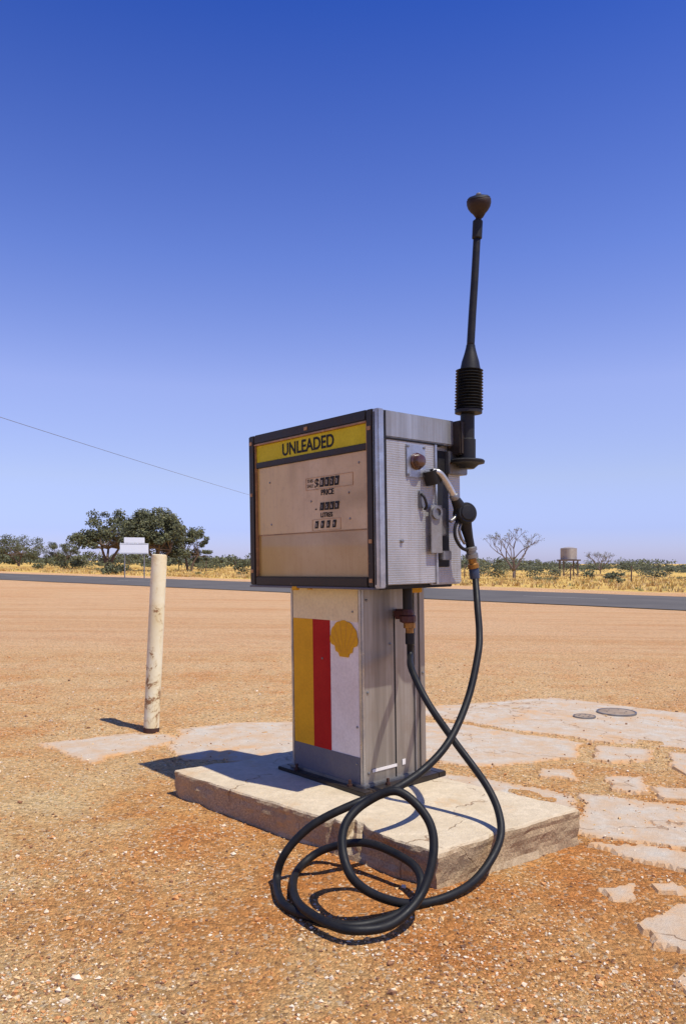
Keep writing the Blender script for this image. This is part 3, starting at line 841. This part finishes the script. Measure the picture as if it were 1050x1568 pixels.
def tree(x, y, h, w, seed, name='eucalyptus_tree', dens=1.0, trunks=2, low=.35):
    rng = random.Random(seed)
    p = empty(name, (x, y, slope(x)))
    tv, tf = [], []
    vs, fs, mi = [], [], []
    def add(pts, rad):
        P = cr(pts, 4); R = [rad[0]+(rad[1]-rad[0])*i/(len(P)-1) for i in range(len(P))]
        v, f = tube_data(P, R, 7); b = len(tv); tv.extend(v); tf.extend([tuple(q+b for q in ff) for ff in f])
    for t in range(trunks):
        ang = 6.28*t/trunks+rng.uniform(-.5,.5); lean = rng.uniform(.06,.2)*w
        bx = rng.uniform(-.2,.2)
        top = Vector((bx+math.cos(ang)*lean, math.sin(ang)*lean, h*.36))
        add([(bx,0,-.2), (bx+math.cos(ang)*lean*.3, math.sin(ang)*lean*.3, h*.18), top], (.03*h, .018*h))
        nb_ = 8
        for k in range(nb_):
            a = ang + 6.28*k/nb_ + rng.uniform(-.4,.4)
            el = rng.uniform(0, 1)
            rr = w*.47*math.sqrt(1-el*el*.9)*rng.uniform(.65,1.0); zz = h*(low+.12 + (.80-low)*el)
            tip = Vector((math.cos(a)*rr, math.sin(a)*rr, zz))
            midp = top.lerp(tip, .5)+Vector((0,0,-.03*h))
            add([top, midp, tip], (.014*h, .004*h))
            for c in range(4):
                cc = tip + Vector((rng.uniform(-.11,.11)*w, rng.uniform(-.11,.11)*w, rng.uniform(-.10,.10)*h))
                s_ = rng.uniform(.06,.12)*w
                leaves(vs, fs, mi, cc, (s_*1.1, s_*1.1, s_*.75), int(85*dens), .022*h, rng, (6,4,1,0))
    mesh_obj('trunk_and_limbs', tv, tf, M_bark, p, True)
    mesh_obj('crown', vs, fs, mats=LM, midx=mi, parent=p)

def wx(px, Y): return (px-525)/1180*Y
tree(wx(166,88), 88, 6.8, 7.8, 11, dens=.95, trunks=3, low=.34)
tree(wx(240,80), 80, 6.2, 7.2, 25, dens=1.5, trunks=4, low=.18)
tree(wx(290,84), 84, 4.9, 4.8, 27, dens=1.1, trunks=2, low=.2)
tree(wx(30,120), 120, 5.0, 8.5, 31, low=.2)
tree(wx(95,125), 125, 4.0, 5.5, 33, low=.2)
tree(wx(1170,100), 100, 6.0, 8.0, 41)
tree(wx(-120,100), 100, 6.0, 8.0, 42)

def bare_tree(x, y, h, seed):
    rng = random.Random(seed)
    p = empty('bare_tree', (x, y, slope(x)))
    tv, tf = [], []
    vs, fs, mi = [], [], []
    def br(a, d, L, r, lev):
        b = a + d*L
        mid = a.lerp(b,.5) + Vector((rng.uniform(-.08,.08), rng.uniform(-.08,.08), rng.uniform(-.04,.08)))*L
        P = cr([a, mid, b], 3); R = [max(.012, r+(r*.6-r)*i/(len(P)-1)) for i in range(len(P))]
        v, f = tube_data(P, R, 5); k = len(tv); tv.extend(v); tf.extend([tuple(q+k for q in ff) for ff in f])
        if lev == 0:
            if rng.random() < .6: leaves(vs, fs, mi, b, (.22,.22,.16), 8, .055, rng, (4,3,0,2))
            return
        for _ in range(rng.choice((2,2,3))):
            nd = (d + Vector((rng.uniform(-.9,.9), rng.uniform(-.9,.9), rng.uniform(-.2,.55)))).normalized()
            br(b, nd, L*rng.uniform(.66,.9), r*.6, lev-1)
    br(Vector((0,0,-.1)), Vector((.05,0,1)), h*.2, .03*h, 0)
    for k in range(4):
        a = 6.28*k/4+rng.uniform(-.4,.4)
        br(Vector((0,0,h*.17)), Vector((math.cos(a)*.65, math.sin(a)*.65, 1)).normalized(), h*.25, .022*h, 4)
    mesh_obj('trunk_and_branches', tv, tf, M_barkp, p, True)
    if vs: mesh_obj('sparse_leaves', vs, fs, mats=LM, midx=mi, parent=p)
bare_tree(wx(786,58), 58, 4.0, 4)
bare_tree(wx(918,95), 95, 3.2, 9)

def mass(name, items, seed, leaf=.2, n=130, w=(5,5,2,0)):
    rng = random.Random(seed)
    vs, fs, mi = [], [], []
    for (x, y, h, wd) in items:
        z0 = slope(x)
        for c in range(rng.choice((3,4,5))):
            cc = (x+rng.uniform(-.4,.4)*wd, y+rng.uniform(-.4,.4)*wd, z0+h*rng.uniform(.3,.8))
            s_ = rng.uniform(.22,.38)
            leaves(vs, fs, mi, cc, (wd*s_, wd*s_, h*s_*.8), int(n/3), leaf, rng, w)
        leaves(vs, fs, mi, (x, y, z0+h*.3), (wd*.35, wd*.35, h*.33), int(n*.5), leaf, rng, w)
    mesh_obj(name, vs, fs, mats=LM, midx=mi)
rng = random.Random(99)
far = []
for i in range(400):
    y = rng.uniform(150, 330); x = rng.uniform(-.75, .75)*y
    hh = rng.uniform(2.0, 4.6)*(.75+.9*noise.noise(Vector((x*.03, y*.03, 0))))
    if x/y > .27: hh *= .8
    far.append((x, y, max(1.5, hh), rng.uniform(4,9)))
mass('distant_trees', far, 5, .34, 110, (8,5,0,0))
sh = []
for i in range(60):
    y = rng.uniform(82, 140); x = rng.uniform(-.6, .6)*y
    if abs(x/y) < .14: continue
    sh.append((x, y, rng.uniform(.8, 2.2), rng.uniform(1.4, 3.6)))
for px, Y, h, wd in ((165,60,1.0,1.6),(178,62,.8,1.4),(372,66,1.5,1.8),(760,62,1.3,2.2),(815,66,1.4,2.0),(900,64,1.3,1.6),(940,60,.8,1.3),(845,70,1.4,2.4),(738,72,1.6,2.5),(60,85,1.3,2.2),(110,88,1.4,2.4),(1000,70,1.1,2.)):
    sh.append((wx(px,Y), Y, h, wd))
mass('shrubs', sh, 6, .12, 150, (6,5,1,0))
lo = []
for i in range(60):
    n_ = rng.uniform(42, 75); t_ = rng.uniform(-70, 60)
    x = ND[1]*t_ + ND[0]*n_; y = -ND[0]*t_ + ND[1]*n_
    if y < 20: continue
    lo.append((x, y, rng.uniform(.15, .45), rng.uniform(.4, 1.2)))
mass('saltbush', lo, 8, .07, 70, (3,5,3,2))

def grass():
    rng = random.Random(12)
    m1 = leafmat('dry_grass_gold', (.62,.42,.12), (.70,.50,.17)); m2 = leafmat('dry_grass_straw', (.52,.33,.12), (.60,.42,.18)); m3 = leafmat('green_grass', (.20,.20,.06), (.30,.26,.08))
    vs, fs, mi = [], [], []
    cnt = 0
    while cnt < 5200:
        n_ = 36 + 60*rng.random()**1.3; t_ = rng.uniform(-95, 75)
        x = ND[1]*t_ + ND[0]*n_; y = -ND[0]*t_ + ND[1]*n_
        if y < 20 or abs(x/y) > .62: continue
        if noise.noise(Vector((x*.12, y*.12, 4))) + rng.uniform(-.4,.5) < 0: continue
        cnt += 1
        z0 = slope(x); h = rng.uniform(.08,.28); k = rng.choices((0,1,2), (5,4,1.0))[0]
        for _ in range(6):
            a = rng.uniform(0, 6.28); r = rng.uniform(0,.3); bx, by = x+math.cos(a)*r, y+math.sin(a)*r
            dx, dy = math.cos(a)*.5*h, math.sin(a)*.5*h; w_ = rng.uniform(.03,.07); b = rng.uniform(0, 6.28)
            i = len(vs)
            vs += [(bx-w_*math.cos(b), by-w_*math.sin(b), z0-.02), (bx+w_*math.cos(b), by+w_*math.sin(b), z0-.02), (bx+dx, by+dy, z0+h*rng.uniform(.7,1.1))]
            fs.append((i,i+1,i+2)); mi.append(k)
    mesh_obj('dry_grass', vs, fs, mats=[m1,m2,m3], midx=mi)
grass()

def road_sign():
    Y = 47; x = wx(206, Y)
    p = empty('road_sign', (x, Y, slope(x)))
    p.rotation_euler = (0, 0, math.radians(28))
    m = weathered('sign_face', (.82,.83,.83), (.74,.73,.70), .7, 0, 3, .4)
    box('sign_panel', (-.86,0,1.52), (.86,.02,2.16), m, p, .01)
    box('sign_panel_upper', (-.62,0,2.18), (.62,.02,2.52), m, p, .01)
    for i, xx in enumerate((-.56,.62)):
        lathe(f'sign_post_{i+1}', [(.035,-.3),(.035,2.45)], (xx,.07,0), (0,0,1), M_galv, p, 10)
    for i, z in enumerate((1.56, 2.10)):
        box(f'sign_border_{i+1}', (-.82,-.006,z), (.82,-.001,z+.02), M_steel, p, 0)
road_sign()

def water_tank():
    Y = 78; x = wx(870, Y)
    p = empty('water_tank', (x, Y, slope(x)))
    m = weathered('corrugated_tank', (.42,.38,.34), (.28,.22,.18), .55, .3, 2, .6)
    pr = [(.02,1.75),(.80,1.75)]
    for i in range(25): pr.append((.80+.02*(i % 2), 1.75+1.1*i/24))
    pr += [(.82,2.87),(.4,2.98),(.02,3.02)]
    lathe('tank_shell', pr, (0,0,0), (0,0,1), m, p, 28)
    for i, (a, b) in enumerate(((-.7,-.7),(.7,-.7),(-.7,.7),(.7,.7))):
        box(f'stand_leg_{i+1}', (a-.06,b-.06,-.2), (a+.06,b+.06,1.6), M_bark, p, 0)
    box('stand_deck', (-.95,-.95,1.6), (.95,.95,1.74), M_bark, p, .01)
    tube('brace_1', [(-.7,-.72,.1),(.7,-.72,1.5)], .03, M_bark, p, 6, 1); tube('brace_2', [(.7,-.75,.1),(-.7,-.75,1.5)], .03, M_bark, p, 6, 1)
water_tank()

def fence():
    p = empty('wire_fence', (0,0,0))
    d = Vector((ND[1], -ND[0])); n = Vector(ND)
    vs, fs = [], []
    pv = []
    for i in range(-20, 22):
        q = d*(i*4.5)+n*56; z = slope(q.x)
        pv.append(Vector((q.x, q.y, z)))
        v, f = tube_data([Vector((q.x,q.y,z-.1)), Vector((q.x+.02,q.y,z+1.15))], .05, 6)
        b = len(vs); vs += v; fs += [tuple(k+b for k in ff) for ff in f]
    mesh_obj('fence_posts', vs, fs, M_bark, p)
    vs, fs = [], []
    for h in (.4,.75,1.1):
        v, f = tube_data([q+Vector((0,0,h)) for q in pv], .006, 4)
        b = len(vs); vs += v; fs += [tuple(k+b for k in ff) for ff in f]
    mesh_obj('fence_wires', vs, fs, M_steel, p)
fence()

# overhead power line crossing the yard on its poles
def power_line():
    p = empty('power_line', (0,0,0))
    a = Vector((-16.6, 15.0, 0)); d = Vector((6.15, 28.2, 0)).normalized()
    mw = weathered('weathered_cable', (.20,.20,.22), (.14,.14,.15), .6, 0, 1, .4)
    span = 135
    posts = [a - d*span, a.copy(), a + d*span, a + d*span*2]
    for i, q in enumerate(posts):
        z = slope(q.x)
        v, f = tube_data([Vector((q.x,q.y,z-.5)), Vector((q.x,q.y,z+7.3))], [.13,.09], 10)
        mesh_obj(f'pole_{i+1}', v, f, M_bark, p, True)
        s_ = Vector((d.y,-d.x,0))*.7
        v, f = tube_data([Vector((q.x,q.y,z+6.95))-s_, Vector((q.x,q.y,z+6.95))+s_], .05, 6)
        mesh_obj(f'cross_arm_{i+1}', v, f, M_bark, p)
    for i in range(len(posts)-1):
        q, r = posts[i], posts[i+1]
        P = []
        for k in range(41):
            t = k/40; c = q.lerp(r, t); c.z = (slope(q.x)*(1-t)+slope(r.x)*t) + 7.0 - 4*.9*t*(1-t); P.append(c)
        v, f = tube_data(P, .011, 5)
        mesh_obj(f'cable_{i+1}', v, f, mw, p, True)
power_line()

# ------------------------------------------------------------------ light, sky
to_sun = Vector((.39, -.27, 1)).normalized()
sl = D.lights.new('sun', 'SUN'); sl.energy = 5.0; sl.angle = math.radians(.53); sl.color = (1, .945, .84)
so = D.objects.new('sun', sl); so.rotation_euler = (-to_sun).to_track_quat('-Z', 'Y').to_euler(); link(so)
w = D.worlds.new('World'); scene.world = w; w.use_nodes = True
nt = w.node_tree; bg = nt.nodes['Background']
sky = nt.nodes.new('ShaderNodeTexSky'); sky.sky_type = 'NISHITA'; sky.sun_disc = False
sky.sun_elevation = math.asin(to_sun.z); sky.sun_rotation = math.atan2(to_sun.x, to_sun.y)
sky.altitude = 200; sky.air_density = 1.0; sky.dust_density = .4; sky.ozone_density = 3.0
tcw = nt.nodes.new('ShaderNodeTexCoord'); sp = nt.nodes.new('ShaderNodeSeparateXYZ'); nt.links.new(tcw.outputs['Generated'], sp.inputs[0])
cr_ = ramp(nt, sp.outputs[2], [(0.0,(.31,.32,.58)),(.043,(.31,.315,.56)),(.107,(.45,.385,.49)),(.219,(.56,.45,.57)),(.366,(.36,.36,.59)),(.59,(.11,.20,.52)),(1.0,(.10,.19,.50))])
mm = nt.nodes.new('ShaderNodeMix'); mm.data_type = 'RGBA'; mm.blend_type = 'MULTIPLY'; mm.inputs[0].default_value = 1
nt.links.new(sky.outputs[0], mm.inputs[6]); nt.links.new(cr_, mm.inputs[7])
sc_ = nt.nodes.new('ShaderNodeVectorMath'); sc_.operation = 'SCALE'; sc_.inputs['Scale'].default_value = 2.0
nt.links.new(mm.outputs[2], sc_.inputs[0])
nt.links.new(sc_.outputs[0], bg.inputs['Color'])
bg.inputs['Strength'].default_value = .15

# ------------------------------------------------------------------ camera
cam = D.cameras.new('camera'); cam.sensor_fit = 'VERTICAL'; cam.sensor_height = 36; cam.sensor_width = 24
cam.lens = 36*1180/1568; cam.shift_y = 78/1568; cam.clip_end = 6000; cam.clip_start = .05
co = D.objects.new('camera', cam); co.location = (0, 0, 1.12); co.rotation_euler = (math.radians(90), 0, 0); link(co)
scene.camera = co
scene.view_settings.view_transform = 'Standard'; scene.view_settings.look = 'None'; scene.view_settings.exposure = 0; scene.view_settings.gamma = 1
